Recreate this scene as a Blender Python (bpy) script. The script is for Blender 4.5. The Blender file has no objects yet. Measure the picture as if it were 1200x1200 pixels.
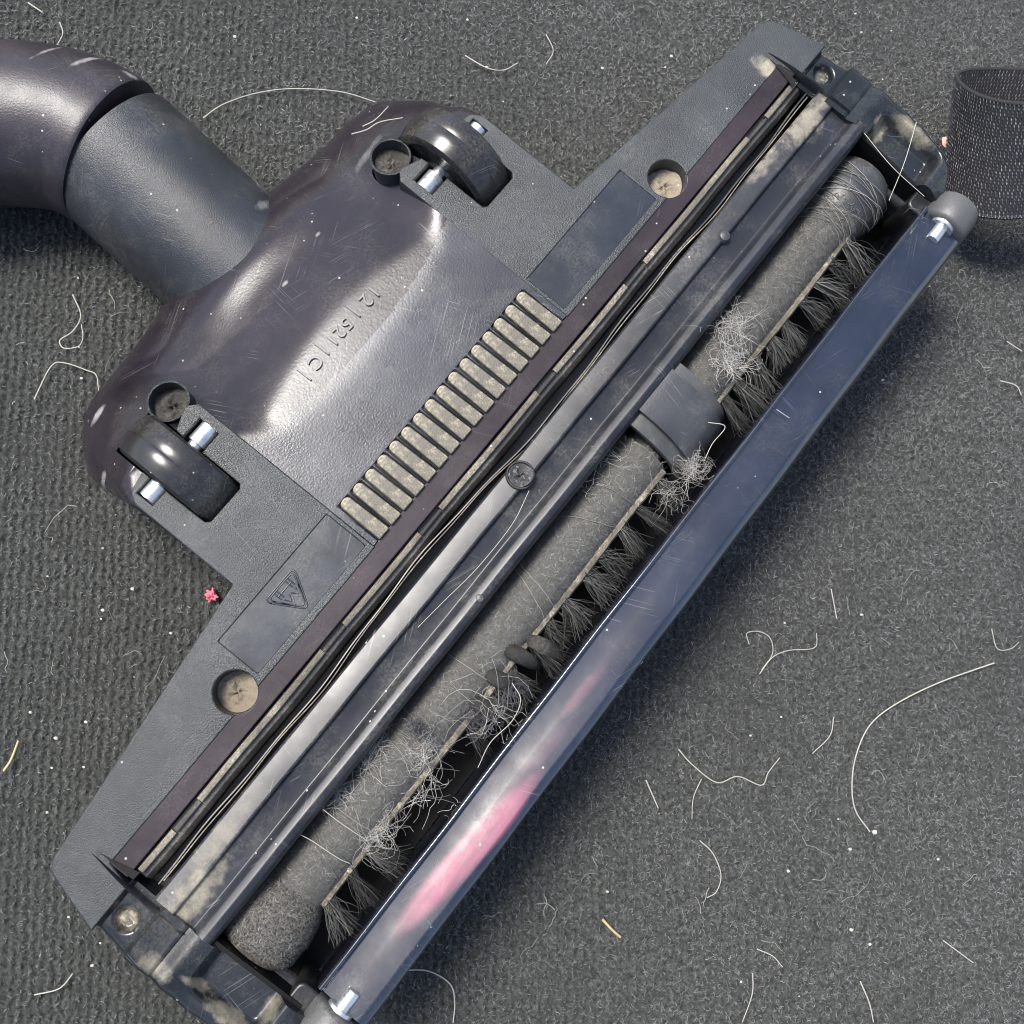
import bpy, math, random
import numpy as np
from mathutils import Matrix, Vector

# ------------------------------------------------------------------ camera, sky, sun, exposure
S = 0.00075                    # one drawing unit = 0.75 mm
scene = bpy.context.scene
col = scene.collection
rad = math.radians

cd = bpy.data.cameras.new('camera'); cam = bpy.data.objects.new('camera', cd); col.objects.link(cam)
cd.lens = 36.9; cd.sensor_width = 36; cd.clip_start = 0.01; cd.clip_end = 20
_f = Vector((0.10738549, 0.13646262, -0.98480775)); _u = Vector((-0.01479249, 0.99064522, 0.1356585)); _r = Vector((0.99410741, 0, 0.10839954))
cam.matrix_world = Matrix(((_r.x, _u.x, -_f.x, -39.7326*S), (_r.y, _u.y, -_f.y, -50.4912*S), (_r.z, _u.z, -_f.z, 414.3789*S), (0, 0, 0, 1)))
scene.camera = cam

SUN_EL, SUN_AZ = rad(62), rad(142)          # azimuth measured from +X (picture right) towards +Y (picture top)
world = bpy.data.worlds.new('World'); scene.world = world; world.use_nodes = True
wn = world.node_tree; bg = wn.nodes['Background']
sky = wn.nodes.new('ShaderNodeTexSky'); sky.sky_type = 'NISHITA'; sky.sun_disc = False
sky.sun_elevation = SUN_EL; sky.sun_rotation = rad(90) - SUN_AZ; sky.dust_density = 2.5; sky.air_density = 1.2
wn.links.new(sky.outputs[0], bg.inputs[0]); bg.inputs[1].default_value = 0.085
sl = bpy.data.lights.new('sun', 'SUN'); sl.energy = 2.15; sl.angle = rad(20); sl.color = (1, 0.97, 0.92)
sun = bpy.data.objects.new('sun', sl); col.objects.link(sun)
sdir = Vector((math.cos(SUN_EL)*math.cos(SUN_AZ), math.cos(SUN_EL)*math.sin(SUN_AZ), math.sin(SUN_EL)))
sun.rotation_euler = sdir.to_track_quat('Z', 'Y').to_euler(); sun.location = sdir*2
scene.view_settings.view_transform = 'Standard'; scene.view_settings.look = 'None'
scene.view_settings.gamma = 1.0; scene.view_settings.exposure = 1.5
scene.cycles.filter_width = 1.05

ZC = -16.0                    # carpet level in drawing units (the head's flat face is at 50)
rng = np.random.default_rng(7); random.seed(7)

# ------------------------------------------------------------------ material helper
class NT:
    def __init__(s, name):
        s.m = bpy.data.materials.new(name); s.m.use_nodes = True; s.t = s.m.node_tree
        s.b = s.t.nodes['Principled BSDF']
        s.tc = s.t.nodes.new('ShaderNodeTexCoord').outputs['Object']
    def node(s, typ, **kw):
        n = s.t.nodes.new(typ)
        for k, v in kw.items(): setattr(n, k, v)
        return n
    def link(s, a, b): s.t.links.new(a, b)
    def setin(s, sock, v):
        if isinstance(v, bpy.types.NodeSocket): s.link(v, sock)
        elif isinstance(v, (tuple, list)) and len(v) == 3 and sock.type == 'RGBA': sock.default_value = (*v, 1)
        else: sock.default_value = v
    def math(s, op, a, b=0.5, c=None, clamp=False):
        n = s.node('ShaderNodeMath', operation=op, use_clamp=clamp)
        s.setin(n.inputs[0], a); s.setin(n.inputs[1], b)
        if c is not None: s.setin(n.inputs[2], c)
        return n.outputs[0]
    def mapping(s, scale=(1, 1, 1), rot=(0, 0, 0), loc=(0, 0, 0)):
        n = s.node('ShaderNodeMapping'); s.link(s.tc, n.inputs[0])
        n.inputs['Scale'].default_value = scale; n.inputs['Rotation'].default_value = rot; n.inputs['Location'].default_value = loc
        return n.outputs[0]
    def noise(s, size, detail=3, rough=0.5, vec=None, dist=0.0):
        """size = feature size in drawing units"""
        n = s.node('ShaderNodeTexNoise'); s.link(vec if vec is not None else s.tc, n.inputs['Vector'])
        n.inputs['Scale'].default_value = 1/(size*S); n.inputs['Detail'].default_value = detail
        n.inputs['Roughness'].default_value = rough; n.inputs['Distortion'].default_value = dist
        return n.outputs[0]
    def ramp(s, fac, a, b, lo=0.0, hi=1.0):
        n = s.node('ShaderNodeMapRange', interpolation_type='SMOOTHSTEP'); s.setin(n.inputs[0], fac)
        for i, v in zip((1, 2, 3, 4), (a, b, lo, hi)): n.inputs[i].default_value = v
        return n.outputs[0]
    def mix(s, f, a, b):
        n = s.node('ShaderNodeMix', data_type='RGBA'); s.setin(n.inputs[0], f); s.setin(n.inputs[6], a); s.setin(n.inputs[7], b)
        return n.outputs[2]
    def bump(s, h, strength, dist=0.3, normal=None):
        n = s.node('ShaderNodeBump'); n.inputs['Strength'].default_value = strength; n.inputs['Distance'].default_value = dist*S
        s.setin(n.inputs['Height'], h)
        if normal is not None: s.link(normal, n.inputs['Normal'])
        return n.outputs[0]
    def spot(s, x, y, rx, ry, edge=None):
        """soft blob of dirt centred at x, y (drawing units, object space); ragged by noise"""
        if not hasattr(s, '_sep'):
            n = s.node('ShaderNodeSeparateXYZ'); s.link(s.tc, n.inputs[0]); s._sep = n.outputs
            s._rag = s.noise(5, 6, 0.65)
        dx = s.math('MULTIPLY', s.math('SUBTRACT', s._sep[0], x*S), 1/(rx*S))
        dy = s.math('MULTIPLY', s.math('SUBTRACT', s._sep[1], y*S), 1/(ry*S))
        d = s.math('ADD', s.math('MULTIPLY', dx, dx), s.math('MULTIPLY', dy, dy))
        d = s.math('ADD', d, s.math('MULTIPLY', s.math('SUBTRACT', s._rag, 0.5), 3.0))
        return s.ramp(d, 1.1, -0.3)

def scratches(n, amount=1.0):
    """thin random scratches in several directions"""
    out = None
    for i, (rot, sx, thr) in enumerate(((0.35, 95, .70), (1.15, 80, .70), (1.75, 100, .70), (2.7, 85, .70))):
        m1 = n.mapping((1, 1, 1), (0, 0, rot), (i*.13, i*.07, 0))
        m2 = n.node('ShaderNodeMapping'); n.link(m1, m2.inputs[0]); m2.inputs['Scale'].default_value = (1, sx, 1)
        w = n.noise(34, 1, 0.4, m2.outputs[0], .15)
        gate = n.ramp(n.noise(17+i*3, 2, .5, n.mapping((1, 1, 1), (0, 0, 0), (i*.31, .2, 0))), 0.58, 0.70)
        f = n.math('MULTIPLY', n.ramp(w, thr - .03, thr + .01), gate)
        out = f if out is None else n.math('MAXIMUM', out, f)
    return n.math('MULTIPLY', out, amount*.4)

def plastic(name, base, rough, grain=0.0, gsize=1.0, dust=0.0, dustcol=(.36, .33, .27), scr=0.5, spots=(), spotcol=(.42, .37, .27), spec=0.5, coat=0.0, wave=0.0, rvar=.1, dsize=22):
    n = NT(name); b = n.b
    c = n.mix(n.ramp(n.noise(30, 3), .35, .65), tuple(x*.8 for x in base), tuple(x*1.25 for x in base))
    r = n.math('ADD', rough, n.math('MULTIPLY', n.math('SUBTRACT', n.noise(9, 4, .6), .5), rvar*2))
    fine = n.noise(0.9, 3, .7)
    if dust > 0:
        d = n.math('MULTIPLY', n.ramp(n.noise(dsize, 6, .68), .42, .75), n.ramp(fine, .3, .75))
        d = n.math('MULTIPLY', d, dust, clamp=True)
        c = n.mix(d, c, dustcol); r = n.math('ADD', r, n.math('MULTIPLY', d, .5))
    if scr > 0:
        s_ = scratches(n, scr); c = n.mix(s_, c, (.40, .40, .38))
    # tiny specks of lint and grit stuck to the plastic
    v = n.node('ShaderNodeTexVoronoi'); n.link(n.tc, v.inputs['Vector']); v.inputs['Scale'].default_value = 1/(5.5*S)
    sp = n.math('MULTIPLY', n.ramp(v.outputs['Distance'], .09, .05), n.ramp(n.noise(12, 1), .52, .6))
    c = n.mix(n.math('MULTIPLY', sp, .7), c, (.5, .48, .43))
    for q in spots:
        f = n.math('MULTIPLY', n.spot(*q[:4]), q[4] if len(q) > 4 else .8)
        f = n.math('MULTIPLY', f, n.ramp(fine, .2, .6, .55, 1.0))
        c = n.mix(f, c, spotcol); r = n.math('ADD', r, n.math('MULTIPLY', f, .5), clamp=True)
    n.setin(b.inputs['Base Color'], c); n.setin(b.inputs['Roughness'], r)
    b.inputs['Specular IOR Level'].default_value = spec
    if coat: b.inputs['Coat Weight'].default_value = coat; b.inputs['Coat Roughness'].default_value = .05
    nm = None
    if wave: nm = n.bump(n.noise(26, 2), wave, 4)
    if grain: nm = n.bump(n.noise(gsize, 2, .6, dist=.4), grain, .45, nm)
    elif nm is None: nm = n.bump(n.noise(2.5, 4, .7), .06, .4)
    if nm is not None: n.link(nm, b.inputs['Normal'])
    return n.m

M = {}
GR = (.058, .060, .066)
M['textured'] = plastic('textured_grey_plastic', (.020, .023, .025), .38, grain=.65, gsize=.5, dust=.24, scr=.25, dustcol=(.24, .245, .23),
      spots=[(183, 30, 4, 10, .75), (120, 24, 9, 3, .35), (-118, 24, 9, 3, .3)])
M['shell'] = plastic('satin_dark_plastic', (.014, .011, .015), .25, grain=.10, gsize=1.0, dust=.09, scr=.5, spec=.4, spotcol=(.42, .40, .38), spots=[(-79, 139, 5, 1.6, .75), (-96, 121, 4, 1.5, .5), (0, 117, 1.6, .8, .45), (23, 121, 1.6, .8, .45), (60, 128, 8, 2, .3)], wave=.0)
M['panel'] = plastic('scuffed_panel_plastic', (.026, .028, .036), .29, grain=.18, gsize=.75, dust=.22, scr=.8)
M['inlay'] = plastic('smooth_inlay_plastic', (.016, .020, .027), .27, dust=.18, scr=.5)
M['band'] = plastic('purple_black_smooth_plastic', (.022, .015, .019), .34, spec=.3, dust=.10, scr=.15)
M['rail'] = plastic('glossy_black_plastic', (.011, .012, .016), .37, dust=.25, scr=.5, wave=.06,
      spots=[(-178, 2, 17, 7, .5), (-160, 7, 18, 4, .3), (176, 7, 14, 7, .5), (160, 12, 16, 2.5, .5), (150, 9, 10, 3, .4)])
M['endcap'] = plastic('glossy_end_plastic', (.011, .013, .015), .22, dust=.16, scr=.6, wave=.15,
      spots=[(-198.5, 13.6, 4.2, 4.0, .8), (198.5, 13.6, 3.0, 3.0, .3), (-200, -17, 1.6, 8, .4), (-202, -34, 3, 12, .5), (-192, -41, 7, 3, .35), (196, -17, 5, 4, .6), (203, -27, 3, 12, .45), (-203, -3, 4, 8, .3)])
M['bumper'] = plastic('glossy_bumper_plastic', (.010, .012, .022), .17, dust=.10, scr=.35, wave=.05, coat=.8, spec=.8)
M['hull'] = plastic('black_body_plastic', (.008, .008, .009), .38, dust=.25, scr=.4)
M['cavity'] = plastic('dusty_black_inside', (.004, .004, .004), .6, spec=.2, dust=.2, dustcol=(.03, .027, .024), scr=0)
M['collar'] = plastic('grained_grey_plastic', (.018, .020, .025), .35, grain=.5, gsize=.45, dust=.2, scr=.45, spotcol=(.42, .40, .34), spots=[(31, 168, 2.0, 12, .55), (30, 153, 2.4, 8, .6), (22, 147, 5, 2.2, .45)])
M['pipe'] = plastic('matt_purple_grey_plastic', (.020, .015, .021), .40, grain=.22, gsize=.7, dust=.14, scr=.5, spotcol=(.5, .48, .45), spots=[(19, 228, 7, 1.3, .45), (12, 240, 8, .9, .35), (26, 216, 2, 3.5, .5)])
M['wheel'] = plastic('black_wheel_plastic', (.016, .015, .016), .24, dust=.22, scr=.4)
M['grey_cap'] = plastic('worn_grey_rubber', (.06, .059, .06), .45, grain=.2, dust=.3, scr=.4)
M['clip'] = plastic('dusty_grey_clip_plastic', (.04, .041, .043), .40, grain=.25, dust=.45, scr=.6)
M['dirty_lip'] = plastic('dust_caked_lip', (.11, .092, .068), .6, grain=.9, gsize=1.5, dust=1.0, dustcol=(.52, .46, .34), scr=0, rvar=.05)
M['dark_lip'] = plastic('dark_dusty_lip', (.035, .032, .028), .45, grain=.3, dust=.9, scr=0, dustcol=(.25, .22, .17))
M['blade'] = plastic('black_rubber_blade', (.02, .02, .02), .35, dust=.6, dustcol=(.30, .27, .2), scr=0)
M['dirt'] = plastic('packed_grit', (.20, .165, .12), .85, grain=1.0, gsize=1.3, dust=1.0, dustcol=(.40, .36, .28), scr=0)
M['dark_dirt'] = plastic('dark_packed_grit', (.028, .026, .022), .8, grain=1.0, gsize=1.6, dust=.9, dustcol=(.36, .32, .26), scr=0)
M['paddle'] = plastic('dusty_dark_rubber', (.018, .017, .016), .7, grain=.8, gsize=1.0, dust=.8, spec=.25, dustcol=(.13, .12, .10), scr=0)
M['screw_grit'] = plastic('chewed_screw_head', (.05, .05, .05), .35, grain=1.0, gsize=1.2, dust=.9, dustcol=(.40, .39, .36), scr=.5)
M['rib'] = plastic('dust_caked_rib_plastic', (.10, .088, .066), .5, grain=.5, gsize=.8, dsize=5, dust=1.0, dustcol=(.56, .48, .33), scr=.3)

def metal():
    n = NT('worn_steel'); b = n.b
    c = n.mix(n.ramp(n.noise(3, 5, .7), .5, .72), (.72, .73, .73), (.25, .23, .2))
    n.setin(b.inputs['Base Color'], c); b.inputs['Metallic'].default_value = .9; b.inputs['Roughness'].default_value = .36
    return n.m
M['metal'] = metal()

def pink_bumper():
    """bumper plastic with a soft pink reflection painted into its base colour"""
    m = M['bumper'].copy(); m.name = 'glossy_bumper_plastic_with_painted_reflection'; t = m.node_tree; b = t.nodes['Principled BSDF']
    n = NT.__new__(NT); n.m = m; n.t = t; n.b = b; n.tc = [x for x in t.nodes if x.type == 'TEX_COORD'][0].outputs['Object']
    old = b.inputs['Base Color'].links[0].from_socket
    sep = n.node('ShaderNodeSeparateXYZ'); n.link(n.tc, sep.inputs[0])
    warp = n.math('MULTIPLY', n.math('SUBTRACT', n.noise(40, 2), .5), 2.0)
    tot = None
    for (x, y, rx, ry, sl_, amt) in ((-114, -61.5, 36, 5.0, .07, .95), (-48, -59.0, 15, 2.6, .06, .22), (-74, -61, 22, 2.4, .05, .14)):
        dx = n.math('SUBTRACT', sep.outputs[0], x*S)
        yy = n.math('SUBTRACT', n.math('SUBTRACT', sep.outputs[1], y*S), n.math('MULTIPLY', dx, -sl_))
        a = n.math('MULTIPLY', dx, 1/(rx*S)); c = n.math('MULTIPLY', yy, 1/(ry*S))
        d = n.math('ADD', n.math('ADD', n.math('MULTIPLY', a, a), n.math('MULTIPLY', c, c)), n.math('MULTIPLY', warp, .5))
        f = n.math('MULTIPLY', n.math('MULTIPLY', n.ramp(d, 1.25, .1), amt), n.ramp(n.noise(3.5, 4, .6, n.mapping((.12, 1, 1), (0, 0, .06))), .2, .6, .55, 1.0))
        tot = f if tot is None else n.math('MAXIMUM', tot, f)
    n.link(n.mix(n.math('MULTIPLY', tot, .5), old, (.50, .13, .20)), b.inputs['Base Color'])  # pink reflection blended into the plastic's own colour
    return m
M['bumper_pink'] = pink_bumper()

def fuzzcore():
    n = NT('felted_grey_dust'); b = n.b
    f = n.noise(.9, 4, .7); g = n.ramp(n.noise(14, 4), .35, .7)
    c = n.mix(n.ramp(f, .3, .72), (.052, .051, .047), (.115, .113, .104)); c = n.mix(g, c, n.mix(.6, c, (.075, .072, .066)))
    n.setin(b.inputs['Base Color'], c); b.inputs['Roughness'].default_value = .9; b.inputs['Sheen Weight'].default_value = .3
    n.link(n.bump(f, .4, .5), b.inputs['Normal']); return n.m
M['fuzz'] = fuzzcore()
def fuzzdark():
    n = NT('brown_grey_grit'); b = n.b
    f = n.noise(.9, 5, .8)
    n.setin(b.inputs['Base Color'], n.mix(n.ramp(f, .42, .66), (.035, .03, .025), (.22, .20, .17))); b.inputs['Roughness'].default_value = .85
    n.link(n.bump(f, 1, 1.0), b.inputs['Normal']); return n.m
M['grit_cap'] = fuzzdark()

def tonemat(name, ca, cb, rough=.8, sheen=.0, spec=.3):
    """colour from the per-face 'tone' attribute"""
    n = NT(name); a = n.node('ShaderNodeAttribute', attribute_name='tone')
    n.setin(n.b.inputs['Base Color'], n.mix(a.outputs['Fac'], ca, cb)); n.b.inputs['Roughness'].default_value = rough
    n.b.inputs['Sheen Weight'].default_value = sheen; n.b.inputs['Specular IOR Level'].default_value = spec
    return n.m
M['fibre'] = tonemat('carpet_fibre', (.020, .020, .020), (.34, .34, .335))
M['felt_fibre'] = tonemat('dust_fibre', (.06, .058, .052), (.34, .33, .30))
M['bristle'] = tonemat('grey_bristle', (.008, .008, .008), (.13, .13, .12), .45)
M['lint'] = tonemat('white_lint', (.14, .135, .12), (.62, .60, .55), .7)
M['dark_lint'] = tonemat('dark_lint', (.012, .012, .014), (.12, .12, .13), .6)
M['hair'] = tonemat('pale_hair', (.20, .19, .16), (.46, .44, .38), .4)
M['yarn'] = tonemat('sleeve_yarn', (.016, .016, .020), (.24, .24, .26), .5)

def flat(name, c, rough=.6):
    n = NT(name); n.setin(n.b.inputs['Base Color'], n.mix(n.ramp(n.noise(2.0, 4, .7), .3, .7), tuple(x*.75 for x in c), c))
    n.b.inputs['Roughness'].default_value = rough; n.link(n.bump(n.noise(1.5, 3), .5, .5), n.b.inputs['Normal']); return n.m
M['crumb'] = flat('pale_crumb', (.52, .49, .42)); M['straw'] = flat('dry_straw', (.55, .42, .22)); M['pink'] = flat('pink_fluff', (.75, .16, .22))
M['skin_pink'] = flat('pale_pink_plastic', (.85, .48, .38), .45); M['knit'] = flat('black_knit_backing', (.016, .016, .018), .85)
M['void'] = flat('black_gap', (.004, .004, .004), .9)

def carpet_mat():
    n = NT('charcoal_needle_felt'); b = n.b
    f = n.noise(1.6, 5, .75); g = n.noise(90, 4, .6)
    c = n.mix(n.ramp(f, .3, .75), (.020, .0215, .019), (.112, .115, .106))
    c = n.mix(n.math('MULTIPLY', n.ramp(g, .4, .7), .45), c, (.044, .044, .040))
    n.setin(b.inputs['Base Color'], c); b.inputs['Roughness'].default_value = .95; b.inputs['Specular IOR Level'].default_value = .2
    n.link(n.bump(f, 1, 1.6), b.inputs['Normal']); return n.m
M['carpet'] = carpet_mat()

# ------------------------------------------------------------------ geometry helpers
def V3(a): return np.asarray(a, dtype=float)
def loc(u, v, z): return np.stack([V3(u), -V3(v), V3(z)], -1)      # head coordinates: x along the head, y towards the neck
def mesh(name, verts, faces, mat, parent=None, smooth=True, sharp=40, mats=None, midx=None, tone=None):
    me = bpy.data.meshes.new(name); vs = V3(verts)*S
    if isinstance(faces, np.ndarray):
        k = faces.shape[1]; nf = len(faces)
        me.vertices.add(len(vs)); me.vertices.foreach_set('co', vs.astype(np.float32).ravel())
        me.loops.add(nf*k); me.loops.foreach_set('vertex_index', faces.astype(np.int32).ravel())
        me.polygons.add(nf); me.polygons.foreach_set('loop_start', np.arange(0, nf*k, k, dtype=np.int32))
        me.update(calc_edges=True); me.validate()
    else:
        me.from_pydata([tuple(p) for p in vs], [], faces); me.update()
    for m_ in (mats or [mat]): me.materials.append(m_)
    if midx is not None and len(midx) == len(me.polygons): me.polygons.foreach_set('material_index', np.asarray(midx, dtype=np.int32))
    if tone is not None:
        at = me.attributes.new('tone', 'FLOAT', 'FACE')
        if len(tone) == len(me.polygons): at.data.foreach_set('value', np.asarray(tone, dtype=np.float32))
    if smooth:
        me.shade_smooth()
        if sharp: me.set_sharp_from_angle(angle=rad(sharp))
    o = bpy.data.objects.new(name, me); col.objects.link(o)
    if parent is not None: o.parent = parent
    return o
def tag(o, label=None, cat=None, group=None, kind=None):
    for k, v in (('label', label), ('category', cat), ('group', group), ('kind', kind)):
        if v: o[k] = v
    return o
def empty(name, location=(0, 0, 0), rz=0):
    o = bpy.data.objects.new(name, None); col.objects.link(o); o.location = location; o.rotation_euler = (0, 0, rz); o.empty_display_size = .02
    return o
def fillet(pts, r, n=4):
    """round the corners of a closed 2D polygon; r is a number or one per corner"""
    pts = [np.array(p, float) for p in pts]; out = []; N = len(pts)
    for i, p in enumerate(pts):
        ri = r[i] if isinstance(r, (list, tuple)) else r
        a, b = pts[i-1], pts[(i+1) % N]; da, db = a-p, b-p; la, lb = np.linalg.norm(da), np.linalg.norm(db)
        if ri <= 0 or la < 1e-6 or lb < 1e-6: out.append(tuple(p)); continue
        da /= la; db /= lb; ang = math.acos(max(-1, min(1, float(da@db))))
        if ang > 3.05: out.append(tuple(p)); continue
        t = min(ri/math.tan(ang/2), la*.45, lb*.45); s, e = p+da*t, p+db*t
        for k in range(n+1):
            q = k/n; out.append(tuple((1-q)**2*s + 2*q*(1-q)*p + q*q*e))
    return out
def plate(name, outer, holes, z0, z1, bevel, mat, parent, flip=False):
    """flat sheet with thickness, bevelled rim and holes, outline in head u, v"""
    cu = bpy.data.curves.new(name, 'CURVE'); cu.dimensions = '2D'; cu.fill_mode = 'BOTH'
    cu.extrude = max(1e-6, ((z1-z0)/2 - bevel)*S); cu.bevel_depth = bevel*S; cu.bevel_resolution = 2
    for lp in [outer]+list(holes):
        sp = cu.splines.new('POLY'); sp.points.add(len(lp)-1); sp.use_cyclic_u = True
        for k, (u, v) in enumerate(lp): sp.points[k].co = (u*S, -v*S, 0, 1)
    t = bpy.data.objects.new('tmp', cu); col.objects.link(t); bpy.context.view_layer.update()
    me = bpy.data.meshes.new_from_object(t.evaluated_get(bpy.context.evaluated_depsgraph_get()))
    bpy.data.objects.remove(t); bpy.data.curves.remove(cu)
    me.name = name; me.transform(Matrix.Translation((0, 0, (z0+z1)/2*S))); me.materials.clear(); me.materials.append(mat)
    me.shade_smooth(); me.set_sharp_from_angle(angle=rad(35))
    o = bpy.data.objects.new(name, me); col.objects.link(o); o.parent = parent
    return o
def sweep(name, prof, u0, u1, mat, parent, r=0.0, n=3, seg=48, wob=0.04, sharp=32, vshift=None, twist=None):
    """closed cross-section (v, z) run along the head's length"""
    pr = np.array(fillet(prof, r, n)) if (isinstance(r, (list, tuple)) or r > 0) else np.array(prof, float)
    K = len(pr); us = np.linspace(u0, u1, seg+1); vs = []
    for i, u in enumerate(us):
        w = wob*math.sin(u*.11+1.3)+wob*.6*math.sin(u*.037); sh = vshift(u) if vshift else 0
        vs.append(loc(np.full(K, u), pr[:, 0]+w+sh, pr[:, 1]+w+(0 if twist is None else float(twist(u))*(pr[:, 0]-60)*(pr[:, 1] > 40))))
    f = [[i*K+k, i*K+(k+1) % K, (i+1)*K+(k+1) % K, (i+1)*K+k] for i in range(seg) for k in range(K)]
    f += [list(range(K)), list(range(seg*K, seg*K+K))[::-1]]
    o = mesh(name, np.concatenate(vs), f, mat, parent, sharp=sharp); fixn(o); return o
import bmesh
def fixn(o):
    bm = bmesh.new(); bm.from_mesh(o.data); bmesh.ops.recalc_face_normals(bm, faces=bm.faces); bm.to_mesh(o.data); bm.free()
def lathe(name, prof, centre, axis, mat, parent, n=40, sharp=40):
    """(distance along axis, radius) turned about axis through centre (object coordinates)"""
    ax = Vector(axis).normalized(); q = ax.to_track_quat('Z', 'Y').to_matrix(); vs = []; K = len(prof)
    for i in range(n):
        a = 2*math.pi*i/n
        for (t, r) in prof:
            p = q @ Vector((r*math.cos(a), r*math.sin(a), t)); vs.append((p.x+centre[0], p.y+centre[1], p.z+centre[2]))
    f = [[i*K+k, ((i+1) % n)*K+k, ((i+1) % n)*K+k+1, i*K+k+1] for i in range(n) for k in range(K-1)]
    f.append([i*K for i in range(n)]); f.append([i*K+K-1 for i in range(n)][::-1])
    o = mesh(name, vs, f, mat, parent, sharp=sharp); fixn(o); return o
def tube_geo(path, r, sides=4, r_end=None):
    P = V3(path); N = len(P); T = np.gradient(P, axis=0); T /= np.linalg.norm(T, axis=1)[:, None]+1e-9
    up = np.array([0, 0, 1.]) if abs(T[0][2]) < .9 else np.array([1., 0, 0]); vs = []
    rr = np.linspace(r, r if r_end is None else r_end, N) if np.isscalar(r) else V3(r)
    A = np.cross(T[0], up)
    for i in range(N):
        A = A - T[i]*(A@T[i]); A /= np.linalg.norm(A)+1e-9; B = np.cross(T[i], A)
        for k in range(sides):
            a = 2*math.pi*k/sides; vs.append(P[i]+rr[i]*(math.cos(a)*A+math.sin(a)*B))
    f = [[i*sides+k, i*sides+(k+1) % sides, (i+1)*sides+(k+1) % sides, (i+1)*sides+k] for i in range(N-1) for k in range(sides)]
    return np.array(vs), np.array(f)
def catmull(pts, n=8):
    P = V3(pts); P = np.vstack([2*P[0]-P[1], P, 2*P[-1]-P[-2]]); out = []
    for i in range(1, len(P)-2):
        for t in np.linspace(0, 1, n, endpoint=False):
            a, b, c, d = P[i-1:i+3]
            out.append(.5*((2*b)+(-a+c)*t+(2*a-5*b+4*c-d)*t*t+(-a+3*b-3*c+d)*t**3))
    out.append(P[-2]); return np.array(out)
def tubes(name, paths, r, mat, parent=None, sides=3, tone=None, r_end=None):
    vs = []; fs = []; off = 0; tn = []
    for i, p in enumerate(paths):
        v, f = tube_geo(p, r, sides, r_end); vs.append(v); fs.append(f+off); off += len(v); tn += [tone[i] if tone is not None else .5]*len(f)
    return mesh(name, np.concatenate(vs), np.concatenate(fs), mat, parent, sharp=None, tone=tn)
def ribbons(name, base, ang, length, curl, lift, width, tone, mat, parent=None, nrm=None, tan=None):
    """many tiny curved flat fibres: base (N,3); lies in the plane spanned by tan and nrm x tan"""
    N = len(base); nrm = np.tile([0, 0, 1.], (N, 1)) if nrm is None else nrm
    tan = np.tile([1., 0, 0], (N, 1)) if tan is None else tan
    bit = np.cross(nrm, tan); P = []; cur = base.copy(); a = ang.copy()
    for k in range(3):
        d = np.cos(a)[:, None]*tan+np.sin(a)[:, None]*bit; s = np.cross(nrm, d)
        w = width*(1.0 if k < 2 else .4)
        P.append(cur+s*(w/2)[:, None]+nrm*(lift*(k*(2.6-k)))[:, None]); P.append(cur-s*(w/2)[:, None]+nrm*(lift*(k*(2.6-k)))[:, None])
        cur = cur+d*(length/2)[:, None]; a = a+curl
    vs = np.stack(P, 1).reshape(-1, 3); b = (np.arange(N)*6)[:, None]
    f = np.concatenate([b+np.array([[0, 1, 3, 2]]), b+np.array([[2, 3, 5, 4]])], 1).reshape(-1, 4)
    return mesh(name, vs, f, mat, parent, sharp=None, tone=np.repeat(tone, 2))

# ------------------------------------------------------------------ carpet (setting)
def vnoise(x, y, s, seed=0):
    r = np.random.default_rng(seed); G = r.random((64, 64)); X = x/s; Y = y/s
    i = np.floor(X).astype(int); j = np.floor(Y).astype(int); fx = X-i; fy = Y-j; fx = fx*fx*(3-2*fx); fy = fy*fy*(3-2*fy)
    g = lambda a, b: G[a % 64, b % 64]
    return (g(i, j)*(1-fx)+g(i+1, j)*fx)*(1-fy)+(g(i, j+1)*(1-fx)+g(i+1, j+1)*fx)*fy
def ribmask(x, y):      # 1 where the knit ribs read clearly, 0 where the nap hides them
    m = 1/(1+np.exp(-( -x*.75 - y*.35 + 20 + 130*(vnoise(x, y, 70, 3)-.5))/55)); return np.clip(m*.55+.42, 0, 1)
def ribz(x, y):
    xx = x+.45*np.sin(y*.9)+2.2*(vnoise(x, y, 34, 5)-.5)
    return .5+.5*np.cos(xx*2*np.pi/3.5), .5+.5*np.cos((y+1.2*(vnoise(x, y, 19, 9)-.5))*2*np.pi/3.0+np.sin(x*.35))
def carpet_z(x, y):
    a, b = ribz(x, y); return ribmask(x, y)*(a*1.05+a*b*.55)+.5*(vnoise(x, y, 3, 11)-.5)
xs = np.concatenate([[-900, -600, -420], np.arange(-250, 305, .86), [450, 600, 900]]); ys = xs.copy()
X, Y = np.meshgrid(xs, ys, indexing='ij'); Z = carpet_z(X, Y)-1.4+ZC; Z[(abs(X) > 380) | (abs(Y) > 380)] = -1.4+ZC
nx = len(xs); idx = np.arange(nx*nx).reshape(nx, nx)
F = np.stack([idx[:-1, :-1], idx[1:, :-1], idx[1:, 1:], idx[:-1, 1:]], -1).reshape(-1, 4)
g = mesh('carpet', np.stack([X, Y, Z], -1).reshape(-1, 3), F, M['carpet'], sharp=None); tag(g, kind='structure')
NF = 500000
bx = rng.uniform(-235, 300, NF); by = rng.uniform(-265, 265, NF)
rz, cz = ribz(bx, by); rm = ribmask(bx, by)
keep = rng.random(NF) < (1-rm)*.95+rm*(.12+.62*rz*(.6+.4*cz)); bx, by, rz, rm = bx[keep], by[keep], rz[keep], rm[keep]; N = len(bx)
dusty = vnoise(bx, by, 60, 21)*.5+vnoise(bx, by, 24, 22)*.3+.35*(1-rm)
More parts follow.
